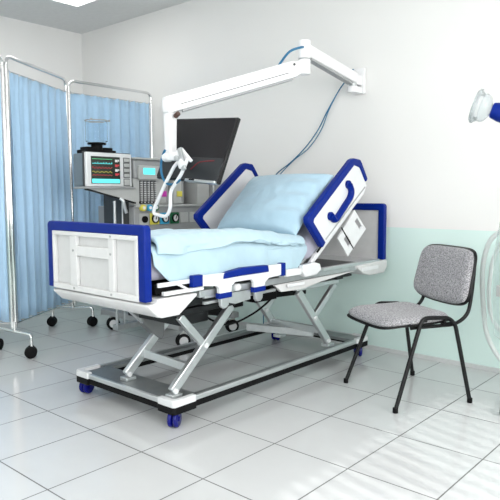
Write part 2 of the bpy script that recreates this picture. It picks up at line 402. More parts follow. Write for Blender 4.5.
# head and foot boards
def board(name, y, z0, z1, s, xa=-2.945):
    w = .048; t = .04; xb = -2.09
    bm = BM(); box(bm, xa+w-.005, xb-w+.005, y+.018, y+t-.008, z0-.0, z1-w+.005)
    root = bp(name, bm, M_panel, bev=.002)
    # U shaped blue edging
    r = .02
    out = [(xa,z0+.004),(xa,z1-r),(xa+r*.3,z1-r*.3),(xa+r,z1),(xb-r,z1),(xb-r*.3,z1-r*.3),(xb,z1-r),(xb,z0+.004)]
    inn = [(xb-w,z0+.004),(xb-w,z1-w),(xa+w,z1-w),(xa+w,z0+.004)]
    bm = BM(); prism(bm, out+inn, 'y', y, y+t); bp('edging', bm, M_blue, root, bev=.006, seg=3)
    # raised rails of the panelling, on the outer face
    fx0, fx1, fz0, fz1 = xa+w, xb-w, z0+.002, z1-w
    ya, yb = (y-.002, y+.018) if s < 0 else (y+t-.008, y+t+.004)
    bm = BM(); rw = .022
    box(bm, fx0, fx1, ya, yb, fz1-rw, fz1); box(bm, fx0, fx1, ya, yb, fz0, fz0+.028)
    box(bm, fx0, fx0+rw, ya, yb, fz0+.028, fz1-rw); box(bm, fx1-rw, fx1, ya, yb, fz0+.028, fz1-rw)
    s1, s2 = (-2.675, -2.355) if s < 0 else (-2.708, -2.375)
    box(bm, s1, s1+.058, ya, yb, fz0+.028, fz1-rw); box(bm, s2, s2+.040, ya, yb, fz0+.028, fz1-rw)
    zm = z0+(z1-z0)*.52
    box(bm, s1+.058, s2, ya, yb, zm, zm+.05)
    bp('panel_rails', bm, M_prail, root, bev=.003)
    bm = BM()
    yc = ya if s < 0 else yb
    for (x, z) in ((s1+.03,zm+.025),(s2+.02,zm+.025),(s1+.03,fz0+.014),(s2+.02,fz0+.014),(s2+.02,fz1-.011)):
        cyl(bm, at(x, yc, z, 'y'), .006, .006, 12)
    bp('screws', bm, M_rail, root)
    return root
board('footboard', 1.683, .667, 1.014, -1, -2.885)
board('headboard', 3.80, .672, 1.082, 1)
# backrest frame, 36 deg
A36 = R(36)
def inc(t, h, y0=2.93, z0=.715): return (y0 + t*math.cos(A36) - h*math.sin(A36), z0 + t*math.sin(A36) + h*math.cos(A36))
bm = BM()
for x in (-2.115, -2.925):
    a, b = inc(.0,.0), inc(.56,.0); beam(bm, (x,a[0],a[1]), (x,b[0],b[1]), .022, .028)
for t in (.10,.36,.55):
    a = inc(t,0); beam(bm, (-2.925,a[0],a[1]), (-2.115,a[0],a[1]), .02, .03, (0,1,0))
bp('backrest_frame', bm, M_white, bev=.004)
bm = BM(); prism(bm, [inc(-.02,.02), inc(.80,.02), inc(.80,.035), inc(-.02,.035)], 'x', -2.90, -2.14); bp('backrest_plate', bm, M_alu, bev=.002)
bm = BM(); beam(bm, (-2.52,2.75,.66), (-2.52,*inc(.42,-.01)), .04, .04); bp('backrest_actuator', bm, M_dark, bev=.004)
# raised siderails on the backrest
def rp(u, q, y0=2.839, z0=1.011):   # u along the rail, q downwards across it
    a = R(35.3); return (y0 + u*math.cos(a) + q*math.sin(a), z0 + u*math.sin(a) - q*math.cos(a))
def head_rail(x, s, dy=0.):
    RP = lambda u, q: rp(u, q, 2.839+dy, 1.011)
    w = .046
    body = [RP(.03,.03), RP(.60,.02), RP(.655,.06), RP(.665,.235), RP(.60,.262), RP(.07,.255)]
    bm = BM(); 
    hole_o = body
    prism(bm, body, 'x', x-.010, x+.010)
    root = bp('head_siderail', bm, M_white, bev=.004)
    out = [RP(.03,.245), RP(-.005,.03), RP(.012,.004), RP(.595,-.012), RP(.625,-.002), RP(.682,.045), RP(.686,.075), RP(.69,.20)]
    inn = [RP(.662,.205), RP(.652,.085), RP(.605,.036), RP(.058,.052), RP(.045,.062), RP(.075,.240)]
    bm = BM(); prism(bm, out+inn, 'x', x-.020, x+.020); bp('edging', bm, M_blue, root, bev=.008, seg=3)
    # grip: a C shaped blue handle in a recess
    bm = BM(); pa = [(x+s*.020, *RP(u,q)) for (u,q) in ((.475,.095),(.475,.145),(.44,.170),(.26,.185),(.215,.185),(.205,.135))]
    tube(bm, fillet([V(p) for p in pa], .03, 5), .026, 12, ry=.018); bp('grip', bm, M_blue, root)
    for uq in ((.475,.095),(.205,.140)):
        bm = BM(); cyl(bm, at(x+s*.016, *RP(*uq), 'x'), .026, .02); bp('grip_mount', bm, M_blue, root, bev=.002)
    bm = BM(); prism(bm, [RP(.09,.225), RP(.64,.225), RP(.64,.232), RP(.09,.232)], 'x', x+s*.008-.004, x+s*.008+.006); bp('trim_line', bm, M_rail, root)
    return root
head_rail(-2.075, 1); head_rail(-2.965, -1, -.03)
# slotted mounting plate of the right head rail
for x, dx in ((-2.100, .008), (-2.94, -.008)):
    c = [(3.235,.865),(3.405,1.045),(3.435,1.035),(3.565,.915),(3.36,.752),(3.325,.762)]
    ctr = V((3.40,.90))
    def lerp(a, b, t): return (a[0]*(1-t)+b[0]*t, a[1]*(1-t)+b[1]*t)
    P0, P1, P2, P3 = (3.225,.870), (3.42,1.045), (3.565,.915), (3.345,.748)
    def q(u, v): return lerp(lerp(P0, P1, u), lerp(P3, P2, u), v)
    bm = BM()
    holes = [(.20,.42,.25,.75), (.62,.92,.30,.80)]
    us = [0, .17, .33, .80, .93, 1]
    vs_ = [0, .30, .74, 1]
    for i in range(5):
        for j in range(3):
            if i in (1, 3) and j == 1: continue
            pts = [q(us[i],vs_[j]), q(us[i+1],vs_[j]), q(us[i+1],vs_[j+1]), q(us[i],vs_[j+1])]
            prism(bm, pts, 'x', x-.006, x+.006)
    bmesh.ops.remove_doubles(bm, verts=bm.verts[:], dist=1e-5)
    bp('siderail_bracket', bm, M_white, bev=.001)
    bm = BM(); beam(bm, (x+dx,*q(.28,1.0)), (x+dx,*q(.28,-.15)), .006, .006); bp('siderail_link', bm, M_black, bev=.001)
    bm = BM(); a = inc(.10,.035); b = inc(.56,.04); beam(bm, (x+dx*1.5,*a), (x+dx*1.5,*b), .008, .01); bp('gas_strut', bm, M_black)
bm = BM(); prism(bm, [(2.81,.700),(2.82,.738),(2.93,.748),(2.985,.735),(3.0,.70),(2.95,.672),(2.84,.668)], 'x', -2.098, -2.060); box(bm, -2.09,-2.06,2.66,2.80,.688,.728)
bp('pivot_cover', bm, M_white, bev=.006, seg=3)
bm = BM(); box(bm, -2.10,-2.08,2.62,3.05,.682,.70); bp('pivot_plate', bm, M_alu, bev=.002)
bm = BM(); beam(bm, (-2.10,2.98,.690), (-2.10,3.74,.690), .03, .022); bp('deck_tube', bm, M_silver, bev=.004)
bm = BM(); box(bm, -2.93,-2.13,3.02,3.78,.672,.684); bp('head_section_tray', bm, M_dark, bev=.002)
# lowered centre siderails
def mid_rail(x, s):
    bm = BM()
    arch = [(1.975,.765),(2.16,.762),(2.17,.735),(2.48,.735),(2.49,.768),(2.61,.768),(2.61,.705),(2.50,.700),(2.465,.682),(2.462,.650),(2.378,.650),(2.376,.690),(2.36,.708),(2.23,.708),(2.205,.692),(2.203,.650),(2.118,.650),(2.116,.688),(2.10,.702),(1.975,.716)]
    prism(bm, arch, 'x', x-.012, x+.012); root = bp('centre_siderail', bm, M_white, bev=.004)
    bm = BM(); prism(bm, [(2.14,.733),(2.145,.760),(2.20,.768),(2.28,.776),(2.485,.772),(2.492,.735),(2.28,.737)], 'x', x-.018, x+.018); bp('blue_band', bm, M_blue, root, bev=.005)
    for (a, b, z0, z1) in ((1.938,2.0,.714,.770),(2.600,2.638,.700,.772)):
        bm = BM(); box(bm, x-.016, x+.016, a, b, z0, z1); bp('blue_end', bm, M_blue, root, bev=.004)
    for a in (2.112, 2.374):
        bm = BM(); box(bm, x-.015, x+.015, a, a+.092, .636, .664); bp('blue_sleeve', bm, M_blue, root, bev=.004)
        bm = BM(); prism(bm, [(a+.015,.637),(a+.075,.637),(a+.072,.60),(a+.055,.585),(a+.032,.585),(a+.018,.60)], 'x', x-.012, x+.010); bp('rail_foot', bm, M_alu, root, bev=.003)
    bm = BM(); prism(bm, [(2.204,.650),(2.376,.650),(2.376,.600),(2.26,.590),(2.204,.605)], 'x', x-.02*s-.004, x-.02*s+.004); bp('rail_plate', bm, M_alu, root)
mid_rail(-2.066, 1); mid_rail(-2.974, -1)
bm = BM(); lathe(bm, [(0,-.02),(.018,-.018),(.028,-.006),(.028,.006),(.018,.018),(0,.02)], at(-2.105,2.29,.672), 16); bp('release_knob', bm, M_white)

# ------------------------------------------------------------------ mattress
def mattress():
    top, bot = [], []
    H0, T = .752, .152
    ys = [1.735 + (2.95-1.735)*i/18 for i in range(19)]
    pts = [(y, H0) for y in ys]
    n = 5
    for k in range(1, n+1):      # bend
        a = A36*k/n; pts.append((2.95 + .12*math.sin(a*1.0), H0 + .12*(1-math.cos(a))))
    y0, z0 = pts[-1]
    for k in range(1, 13): pts.append((y0 + .66*k/12*math.cos(A36), z0 + .66*k/12*math.sin(A36)))
    cl = []
    for i, p in enumerate(pts):
        a = pts[max(i-1,0)]; b = pts[min(i+1,len(pts)-1)]; d = V((b[0]-a[0], b[1]-a[1])).normalized(); cl.append((p, (-d.y, d.x)))
    x0, x1 = -2.915, -2.125
    r = .045
    sec = []
    def arc(cx, cz, a0, a1):
        for k in range(5):
            a = R(a0+(a1-a0)*k/4); sec.append((cx+r*math.cos(a), cz+r*math.sin(a)))
    arc(x1-r, r, -90, 0); arc(x1-r, T-r, 0, 90)
    for k in range(1, 8): sec.append((x1-r-(x1-x0-2*r)*k/8, T))
    arc(x0+r, T-r, 90, 180); arc(x0+r, r, 180, 270)
    for k in range(1, 8): sec.append((x0+r+(x1-x0-2*r)*k/8, 0))
    bm = BM(); rings = []
    for (p, nn) in cl:
        tf = 1 - .20*max(0, min(1, (p[0]-2.35)/.45))
        rings.append([bm.verts.new((x, p[0]+nn[0]*h*tf, p[1]+nn[1]*h*tf)) for (x, h) in sec])
    for a, b in zip(rings[:-1], rings[1:]):
        for k in range(len(sec)): bm.faces.new((a[k], a[(k+1)%len(sec)], b[(k+1)%len(sec)], b[k]))
    bm.faces.new(rings[0]); bm.faces.new(rings[-1][::-1])
    for v in bm.verts:
        w = noise.noise(v.co*5)*.004; v.co += V((w, 0, w))
    return bm
o = obj('mattress', mattress(), M_sheet, off=O, bev=.02, seg=4, ang=50); o.location = O
tag(o, 'mattress in a pale lavender sheet on the hospital bed, head end tilted up', 'mattress')

# pillow on the inclined part
def pillow():
    bm = BM(); N = 40; W, L = .70, .52
    top = {}; bot = {}
    for i in range(N+1):
        for j in range(N+1):
            u = i/N*2-1; v = j/N*2-1
            # pinched outline: corners stick out, sides pulled in
            x = u*W/2*(1-.07*(1-abs(v)**2.5)*abs(u)); y = v*L/2*(1-.06*(1-abs(u)**2.5)*abs(v))
            e = max(0, (1-abs(u)**2.6))*max(0, (1-abs(v)**2.6)); h = .105*e**.45
            # folds radiating from the right hand edge
            wr = 0
            if u > 0: wr = .030*math.sin(v*13+u*4+1.5*math.sin(u*5))*max(0,(u-.25))*e**.3 
            wr += .006*noise.noise(V((u*2,v*2,3)))
            wr += .006*noise.noise(V((u*6+v*2,v*5-u*3,9)))*e**.4
            top[i,j] = bm.verts.new((x, y, h+wr+.0))
            if i in (0,N) or j in (0,N): bot[i,j] = top[i,j]
            else: bot[i,j] = bm.verts.new((x, y, -h*.45))
    for i in range(N):
        for j in range(N):
            bm.faces.new((top[i,j],top[i+1,j],top[i+1,j+1],top[i,j+1])); bm.faces.new((bot[i,j],bot[i,j+1],bot[i+1,j+1],bot[i+1,j]))
    return bm
pl = obj('pillow', pillow(), M_pillow, sub=1, ang=180)
pl.location = (-2.45, 3.02, 1.084); pl.rotation_euler = (R(44), 0, R(-3))
tag(pl, 'plump pale blue pillow leaning on the raised head end of the bed', 'pillow')

# blanket: lower layer draping over the sides, thick folded layer above
def quilt(y0, y1, xr, xl, zt, hem, puff, NX=90, NY=70, left=.10, ph=0.):
    bm = BM()
    def surf(s, v):      # s: across, 0 right hem .. 1 left hem; v: along the bed
        y = y0 + (y1-y0)*v
        drop = hem(v); wtop = xr-xl; tot = drop + wtop + left; d = s*tot; rc = .03
        if d < drop:
            k = 1-d/drop; x = xr + .012 + .010*math.sin(v*24+1.3*math.sin(v*9)+ph)*k*min(1, drop/.1) + .004*k; z = zt - rc - k*(drop-rc if drop > rc else 0)
        elif d < drop+wtop:
            x = xr - (d-drop); e = min(d-drop, drop+wtop-d); z = zt - rc*math.exp(-e/.016); x += .012*math.exp(-e/.02)*(1 if d-drop < wtop/2 else -1)
        else: x = xl-.012; z = zt-rc-(d-drop-wtop)
        if x < -2.30 and z > zt-.03: z -= .038*min(1, (-2.30-x)/.6)**1.2
        z -= .040*max(0, min(1, (y-2.30)/.5))*(1 if z > zt-.05 else .3)
        w = noise.noise(V((x*6+ph, y*4.5, z*3)))*.012 + noise.noise(V((x*13+y*7, y*13, 1+ph)))*.007 + noise.noise(V((x*5+y*22, y*9-x*6, 4+ph)))*.004
        w *= puff
        if z < zt-.035: x += w*.8
        else: z += w+.006*puff
        return (x, y + .012*noise.noise(V((x*6,z*9,2+ph))), z)
    g = [[bm.verts.new(surf(i/NX, j/NY)) for j in range(NY+1)] for i in range(NX+1)]
    for i in range(NX):
        for j in range(NY): bm.faces.new((g[i][j], g[i+1][j], g[i+1][j+1], g[i][j+1]))
    return bm
def hem1(v):
    d = .185 - .012*math.sin(v*5)
    if v < .12: d *= .45+.55*math.sin(v/.12*math.pi/2)
    if v > .86: d *= 1-((v-.86)/.14)**2*.55
    return d
def hem2(v):
    d = .055 + .018*math.sin(v*8+.4) + .022*noise.noise(V((v*7,3,1)))
    return max(.02, d)
bl = obj('blanket', quilt(1.735, 2.905, -2.112, -2.93, .915, hem1, .8), M_blanket, off=O, solid=.010, sub=1, ang=180); bl.location = O
tag(bl, 'pale blue quilt draped over the mattress, its upper layer folded back', 'blanket')
fl = obj('folded_layer', quilt(1.745, 2.85, -2.104, -2.925, .945, hem2, 1.4, left=.05, ph=5.), M_blanket, bl, off=O, solid=.022, sub=2, ang=180)
tag(fl, 'puffy turned back upper layer')

# ------------------------------------------------------------------ visitor chair
th = R(-29.5)
ch = thing('visitor_chair', 'stackable visitor chair with grey flecked upholstery and black tubular frame beside the green wall', 'chair', (-1.602,3.166,0), th)
rt = .0115
for s in (-1, 1):
    x0, x1 = s*.272, s*.238
    pts = [(x0,-.222,.012),(x1,-.045,.488),(x1,.125,.478),(x1+s*.004,.165,.44),(x0,.252,.012)]
    bm = BM(); tube(bm, fillet(pts, .045, 7), rt, 12); obj('side_frame', bm, M_chairblack, ch)
    for (y) in (-.222, .252):
        bm = BM(); cyl(bm, at(x0, y, .014), .0145, .028, 14); obj('foot_cap', bm, M_black, ch, bev=.002)
    # back support: from under the seat up behind the backrest
    bm = BM(); tube(bm, fillet([(s*.215,-.10,.432),(s*.215,.19,.432),(s*.215,.27,.48),(s*.205,.300,.60),(s*.195,.320,.74)], .07, 7), rt*.9, 12); obj('back_support', bm, M_chairblack, ch)
bm = BM(); 
for y in (-.12,.10): tube(bm, [(-.238,y,.452 if y<0 else .452),(.238,y,.452)], .009, 10)
tube(bm, [(-.24,-.02,.470),(.24,-.02,.470)], .008, 8)
obj('cross_tube', bm, M_chairblack, ch)
def cushion(nu, nv, fx, th_, fz):
    bm = BM(); T = {}; B = {}
    for i in range(nu+1):
        for j in range(nv+1):
            u = i/nu*2-1; v = j/nv*2-1
            # square -> rounded square
            r = (abs(u)**6+abs(v)**6)**(1/6) or 1e-6; m_ = max(abs(u), abs(v)); k = m_/r if r else 1
            uu, vv = u*k, v*k
            e = 1-m_**6; p, n = fx(uu, vv)
            p, n = V(p), V(n)
            T[i,j] = bm.verts.new(p + n*(th_*.65*max(e,0)**.45))
            if m_ > .999: B[i,j] = T[i,j]
            else: B[i,j] = bm.verts.new(p - n*(th_*.35*max(e,0)**.45))
    for i in range(nu):
        for j in range(nv):
            bm.faces.new((T[i,j],T[i+1,j],T[i+1,j+1],T[i,j+1])); bm.faces.new((B[i,j],B[i,j+1],B[i+1,j+1],B[i+1,j]))
    return bm
def seat_f(u, v):
    y = v*.225-.045; z = .464 + .012*v*v*(1 if v > 0 else -.5) - .008*(1-u*u)
    if v < -.5: z -= .022*(-v-.5)**1.6
    w = .242-.016*max(0,v)
    return (u*w, y, z), (0, 0, 1)
def back_f(u, v):
    z = .69 + v*.155 + (.022*(u*u-.6) if v < 0 else -.0)*abs(v); y = .272 + .035*v - .020*u*u
    return (u*(.250-.010*v)+.006, y, z), (0, -1, .18)
obj('seat', cushion(28, 28, seat_f, .055, 0), M_fabric, ch, sub=1, ang=180)
obj('backrest', cushion(28, 24, back_f, .05, 0), M_fabric, ch, sub=1, ang=180)
def shell(f, off, g):
    def k(u, v):
        p, n = f(u*g, v*g); n = V(n).normalized(); return V(p)-n*off, n
    return k
obj('seat_shell', cushion(24, 24, shell(seat_f, .016, 1.015), .022, 0), M_chairblack, ch, ang=180)
obj('back_shell', cushion(24, 24, shell(back_f, .014, 1.03), .026, 0), M_chairblack, ch, ang=180)
bm = BM(); cyl(bm, at(.16,.03,.43), .012, .03); tube(bm, [(.205,.10,.440),(.262,.13,.455)], .006, 8); obj('adjusting_bolt', bm, M_black, ch)

# ------------------------------------------------------------------ folding privacy screen
SA, SB, SCn = V((-4.12,2.12,0)), V((-4.62,2.92,0)), V((-4.62,3.85,0))
S0 = V((-4.95,1.72,0))
scr = thing('privacy_screen', 'three panel folding hospital screen with light blue curtains on chrome frames with castors', 'screen', SB)
HT = 2.112
def screen_panel(a, b):
    d = (b-a).normalized(); a2 = a + d*.018; b2 = b - d*.018
    bm = BM(); z0 = .19
    pts = [a2+V((0,0,z0)), a2+V((0,0,HT)), b2+V((0,0,HT)), b2+V((0,0,z0))]
    tube(bm, fillet(pts, .07, 8), .0125, 12)
    tube(bm, [a2+V((0,0,z0+.03)), b2+V((0,0,z0+.03))], .008, 8)
    obj('screen_frame', bm, M_chrome, scr, off=SB)
    # curtain with folds, hanging on a wire
    n = V((d.y, -d.x, 0)); Lc = (b2-a2).length-.04
    bm = BM(); N, K = 180, 16; g = []
    ph = random.random()*6
    for i in range(N+1):
        u = i/N; col = []
        for k in range(K+1):
            w = k/K; z = 2.01 - w*(2.01-.235)
            amp = .008 + .012*min(1, w*2)
            f = math.sin(u*44+ph+1.8*math.sin(u*6.3+ph)) + .35*math.sin(u*93+2*ph+w)
            f += .5*noise.noise(V((u*9, w*1.2, ph)))
            p = a2 + d*(.02+u*Lc) + n*(amp*f) + V((0,0,z + .006*math.sin(u*88+ph)*(1-w)**3))
            col.append(bm.verts.new(p))
        g.append(col)
    for i in range(N):
        for k in range(K): bm.faces.new((g[i][k], g[i][k+1], g[i+1][k+1], g[i+1][k]))
    obj('curtain', bm, M_curtain, scr, off=SB, solid=.002, ang=180)
    bm = BM(); tube(bm, [a2+V((0,0,2.012)), b2+V((0,0,2.012))], .003, 6)
    for q in (a2+d*.012, b2-d*.012): cyl(bm, at(q.x,q.y,2.012), .010, .02, 10)
    obj('curtain_wire', bm, M_black if False else M_alu, scr, off=SB)
screen_panel(S0, SA); screen_panel(SA, SB); screen_panel(SB, SCn)
def castor_at(parent, x, y, r, off, wheelm, forkm, rz=0, hub=None, zt=.09, name='castor'):
    bm = BM(); cyl(bm, at(0,0,zt-.008), .008, .03, 12); prism(bm, [(-r*.7,r*1.1),(-r*.5,r*2.1),(r*.3,r*2.15),(r*.55,r*1.5),(r*.35,r*.95)], 'x', -.006, .006)
    c = obj(name, bm, forkm, parent, bev=.002); c.location = V((x,y,0))-V(off); c.rotation_euler = (0,0,rz)
    for s in (-1,1):
        obj('wheel', wheel_bm(r, .018, at(s*.0165,-.006,r,'x')), wheelm, c)
        if hub: h = BM(); cyl(h, at(s*.026,-.006,r,'x'), r*.62, .004, 18); obj('hub_cap', h, hub, c, bev=.001)
    return c
f0, f1 = V((-4.315,2.10,0)), V((-3.929,2.142,0))
g0, g1 = V((-4.761,2.803,0)), V((-4.494,3.033,0))
f0, f1 = f0*1.0+V((-.02,0,0)), f1

k0 = V((-4.79,3.83,0)); k1 = V((-4.45,3.83,0))
e0 = V((-5.10,1.60,0)); e1 = V((-4.80,1.84,0))
firstc = None
for a, b, c in ((f0,f1,SA),(g0,g1,SB),(k0,k1,SCn),(e0,e1,S0)):
    bm = BM(); tube(bm, fillet([a+V((0,0,.075)), a+V((0,0,.165)), b+V((0,0,.165)), b+V((0,0,.075))], .025, 6), .011, 12)
    tube(bm, [c+V((0,0,.155)), c+V((0,0,.24))], .010, 10); obj('screen_foot', bm, M_chrome, scr, off=SB)
    for p in (a, b):
        if firstc is None: firstc = castor_at(scr, p.x, p.y, .043, SB, M_black, M_black, .6)
        else: dup(firstc, scr, p-SB, random.uniform(-.8,.8))

# ------------------------------------------------------------------ anaesthesia machine
X = -3.75
AO = V((-3.95,3.35,0))
am = thing('anaesthesia_machine', 'grey anaesthesia machine with flow meters and coloured gas gauges behind the bed', 'medical machine', AO)
def ap(name, bm, m, parent=None, **k): return obj(name, bm, m, parent or am, off=AO, **k)
bm = BM(); box(bm, -4.36,-3.36,3.02,3.08,.125,.175); box(bm, -4.36,-3.36,3.62,3.69,.125,.175); box(bm, -4.20,-3.80,3.08,3.62,.13,.17); ap('base', bm, M_mgrey, bev=.008)
fc = None
for (x, y) in ((-4.24,3.07),(-3.33,3.04),(-3.40,3.655),(-4.25,3.655)):
    if fc is None: fc = castor_at(am, x, y, .055, AO, M_black, M_mlight, -.5, hub=M_white, zt=.12)
    else: dup(fc, am, V((x,y,0))-AO, -.5)
bm = BM(); box(bm, -4.22,-3.78,3.10,3.78,.50,.84); ap('drawer_cabinet', bm, M_mgrey, bev=.008)
for z0 in (.64,):
    bm = BM(); box(bm, X-.035,X-.018,3.13,3.75,z0,z0+.19); d = ap('drawer', bm, M_mlight, bev=.006)
    bm = BM(); box(bm, X-.018,X-.006,3.30,3.50,z0+.14,z0+.155); ap('handle', bm, M_alu, d, bev=.003)
# lower gauge panel
bm = BM(); box(bm, -4.22,X,2.925,3.80,.86,1.055); gp = ap('gauge_panel', bm, M_mgrey, bev=.006)
bm = BM(); box(bm, -4.22,X+.04,2.925,3.82,.835,.862); ap('work_top', bm, M_mlight, bev=.004)
bm = BM(); box(bm, X-.01,X+.02,2.93,3.82,1.050,1.066); ap('ledge', bm, M_mlight, bev=.003)
def gauge(y, col, z=.957, s=.092):
    bm = BM(); box(bm, X, X+.012, y-s/2, y+s/2, z-s/2, z+s/2); g = ap('gauge', bm, col, bev=.004)
    bm = BM(); cyl(bm, at(X+.016, y, z, 'x'), s*.34, .010, 28); ap('dial_face', bm, M_wtext, g)
    bm = BM(); frameprism(bm, [(y+s*.36*math.cos(2*math.pi*k/24), z+s*.36*math.sin(2*math.pi*k/24)) for k in range(24)], [(y+s*.29*math.cos(2*math.pi*k/24), z+s*.29*math.sin(2*math.pi*k/24)) for k in range(24)], 'x', X+.012, X+.026); ap('dial_ring', bm, M_black, g)
    bm = BM(); beam(bm, (X+.024,y,z-.006), (X+.024,y+.012,z+.022), .003, .006); ap('needle', bm, M_black, g)
gauge(3.121, M_yellow); gauge(3.225, M_lblue); gauge(3.332, M_dgreen)
bm = BM(); box(bm, -4.10,-3.90,3.20,3.60,.16,.50); ap('base_column', bm, M_mdark, bev=.01)
bm = BM(); cyl(bm, at(X+.012, 3.020, .955, 'x'), .026, .024); kb = ap('knob', bm, M_black, bev=.003)
bm = BM(); box(bm, X,X+.006,2.975,3.065,.91,1.0); ap('knob_plate', bm, M_mlight, bev=.002)
for y in (3.44, 3.545):
    bm = BM(); box(bm, X,X+.008,y-.045,y+.045,.915,1.0); ap('blank_plate', bm, M_mlight, bev=.003)
# flowmeter column
bm = BM(); box(bm, -4.10,X,2.925,3.185,1.066,1.27); ap('flowmeter_block', bm, M_mlight, bev=.004)
bm = BM(); box(bm, -4.12,X+.01,2.925,3.19,1.27,1.415); hd = ap('display_housing', bm, M_mgrey, bev=.010)
bm = BM(); box(bm, X+.01,X+.035,2.955,3.16,1.262,1.372); dp = ap('flow_display', bm, M_mlight, bev=.006)
bm = BM(); box(bm, X+.035,X+.038,2.995,3.11,1.302,1.352); ap('lcd', bm, M_cyan, dp)
bm = BM(); box(bm, X-.02,X+.03,2.92,3.82,1.415,1.43); box(bm, -4.12,X-.02,2.92,3.82,1.415,1.43); ap('top_shelf', bm, M_mlight, bev=.004)
for i, y in enumerate((2.99,3.025,3.06,3.095,3.13)):
    bm = BM(); box(bm, X+.002,X+.010,y-.010,y+.010,1.075,1.255)
    f = ap('flow_tube', bm, M_mdark, bev=.001)
    bm = BM()
    for k in range(10): box(bm, X+.010,X+.012,y-.008,y+.008,1.085+k*.017,1.0915+k*.017)
    ap('scale', bm, M_wtext, f)
for y, m in ((2.994,M_yellow),(3.058,M_lblue),(3.120,M_dgreen)):
    bm = BM(); cyl(bm, at(X+.022, y, 1.045, 'x'), .026, .030, 18); k = ap('flow_knob', bm, m, bev=.003)
    bm = BM(); cyl(bm, at(X+.039, y, 1.045, 'x'), .013, .004, 16); ap('knob_cap', bm, M_wtext, k)
    bm = BM()
    for dy in (-.018,.006): box(bm, X+.0,X+.012,y+dy,y+dy+.012,1.078,1.094)
    ap('flow_label', bm, M_black, k)
# vaporisers
bm = BM(); box(bm, -4.12,-4.05,3.19,3.80,1.066,1.415); ap('back_panel', bm, M_mdark, bev=.003)
for y, m in ((3.25,M_magenta),(3.42,M_yellow)):
    bm = BM(); box(bm, -4.0,X-.03,y-.06,y+.055,1.068,1.30); v = ap('vaporiser', bm, M_mlight, bev=.012, seg=3)
    bm = BM(); cyl(bm, at(-3.88, y, 1.315), .052, .04, 24); ap('vaporiser_dial', bm, M_mgrey, v, bev=.004)
    bm = BM(); box(bm, X-.03,X-.024,y-.028,y+.028,1.13,1.175); ap('colour_label', bm, m, v)
    bm = BM(); box(bm, X-.03,X-.026,y+.025,y+.045,1.085,1.27); ap('sight_glass', bm, M_mgrey, v)
bm = BM(); box(bm, -4.05,X,3.60,3.74,1.066,1.415); ap('side_column', bm, M_mlight, bev=.006)
bm = BM(); tube(bm, [(X-.01,3.80,.86),(X-.01,3.80,1.42)], .012, 10); ap('rear_post', bm, M_alu)
# cantilever shelf for the patient monitor
bm = BM(); box(bm, -3.86,X+.03,2.47,2.925,1.190,1.205); sh = ap('monitor_shelf', bm, M_mgrey, bev=.004)
bm = BM(); prism(bm, [(2.48,1.19),(2.925,1.19),(2.925,1.085)], 'x', X+.0, X+.012); ap('shelf_bracket', bm, M_mlight, sh)
bm = BM(); beam(bm, (X+.02,2.48,1.186), (X+.02,2.52,1.180), .012,.012); beam(bm, (X+.02,2.52,1.180), (X+.02,2.925,1.082), .012,.012); ap('shelf_edge', bm, M_dark, sh)
bm = BM(); tube(bm, smooth([(X+.03,2.775,1.12),(X+.045,2.79,1.10),(X+.045,2.805,1.05),(X+.045,2.82,1.01)]), .013, 10); ap('hose_hook', bm, M_silver, sh)
bm = BM(); tube(bm, [(X-.02,2.76,.16),(X-.02,2.76,1.10)], .011, 10); tube(bm, [(X-.02,2.83,.16),(X-.02,2.83,1.10)], .006, 8); box(bm, X-.05, X+.01, 2.74, 3.0, .12,.16); ap('shelf_post', bm, M_alu)
bm = BM(); box(bm, -4.05,X-.06,2.86,2.925,.86,1.18); ap('side_panel', bm, M_mdark, bev=.003)

# patient monitor
PO = V((-3.83,2.685,1.206))
pm = thing('patient_monitor', 'white patient monitor with dark screen of coloured traces standing on the machine shelf', 'monitor', PO)
def pp(name, bm, m, parent=None, **k):
    for v in bm.verts: v.co.y = 2.908 + (v.co.y-2.908)*.90
    return obj(name, bm, m, parent or pm, off=PO, **k)
bm = BM(); box(bm, -3.92,-3.775,2.468,2.902,1.206,1.445); pp('case', bm, M_mcase, bev=.008)
bm = BM(); box(bm, -3.775,-3.745,2.462,2.908,1.206,1.452); bz = pp('bezel', bm, M_white, bev=.008, seg=3)
bm = BM(); frameprism(bm, [(2.455,1.206),(2.915,1.206),(2.915,1.458),(2.455,1.458)], [(2.470,1.21),(2.900,1.21),(2.900,1.447),(2.470,1.447)], 'x', -3.785, -3.772); pp('bezel_trim', bm, M_mdark, bz)
bm = BM(); box(bm, -3.745,-3.742,2.505,2.785,1.228,1.424); sc = pp('screen', bm, M_screen)
def trace(z, m, f, amp, y0=2.515, y1=2.705):
    bm = BM(); pts = []
    for k in range(60):
        u = k/59; pts.append((-3.7405, y0+(y1-y0)*u, z+amp*f(u)))
    tube(bm, pts, .0016, 5); pp('trace', bm, m, sc)
spike = lambda u: (1 if (u*7)%1 > .85 else 0) - .3*(1 if (u*7)%1 > .93 else 0)
trace(1.405, M_green, lambda u: 0, 0); trace(1.372, M_cyan, spike, .012); trace(1.342, M_red, lambda u: math.sin(u*40), .006)
trace(1.312, M_yellow, lambda u: math.sin(u*30), .005); trace(1.284, M_red, lambda u: abs(math.sin(u*20)), .008)
bm = BM(); box(bm, -3.742,-3.740,2.512,2.778,1.232,1.262); pp('status_bar', bm, M_cyan, sc)
for k, z in enumerate((1.395,1.360,1.325,1.295)):
    bm = BM(); box(bm, -3.742,-3.7395,2.735,2.760,z-.008,z+.010); box(bm, -3.742,-3.7395,2.765,2.775,z-.002,z+.010); pp('readout', bm, M_wtext if k % 2 == 0 else M_red, sc)
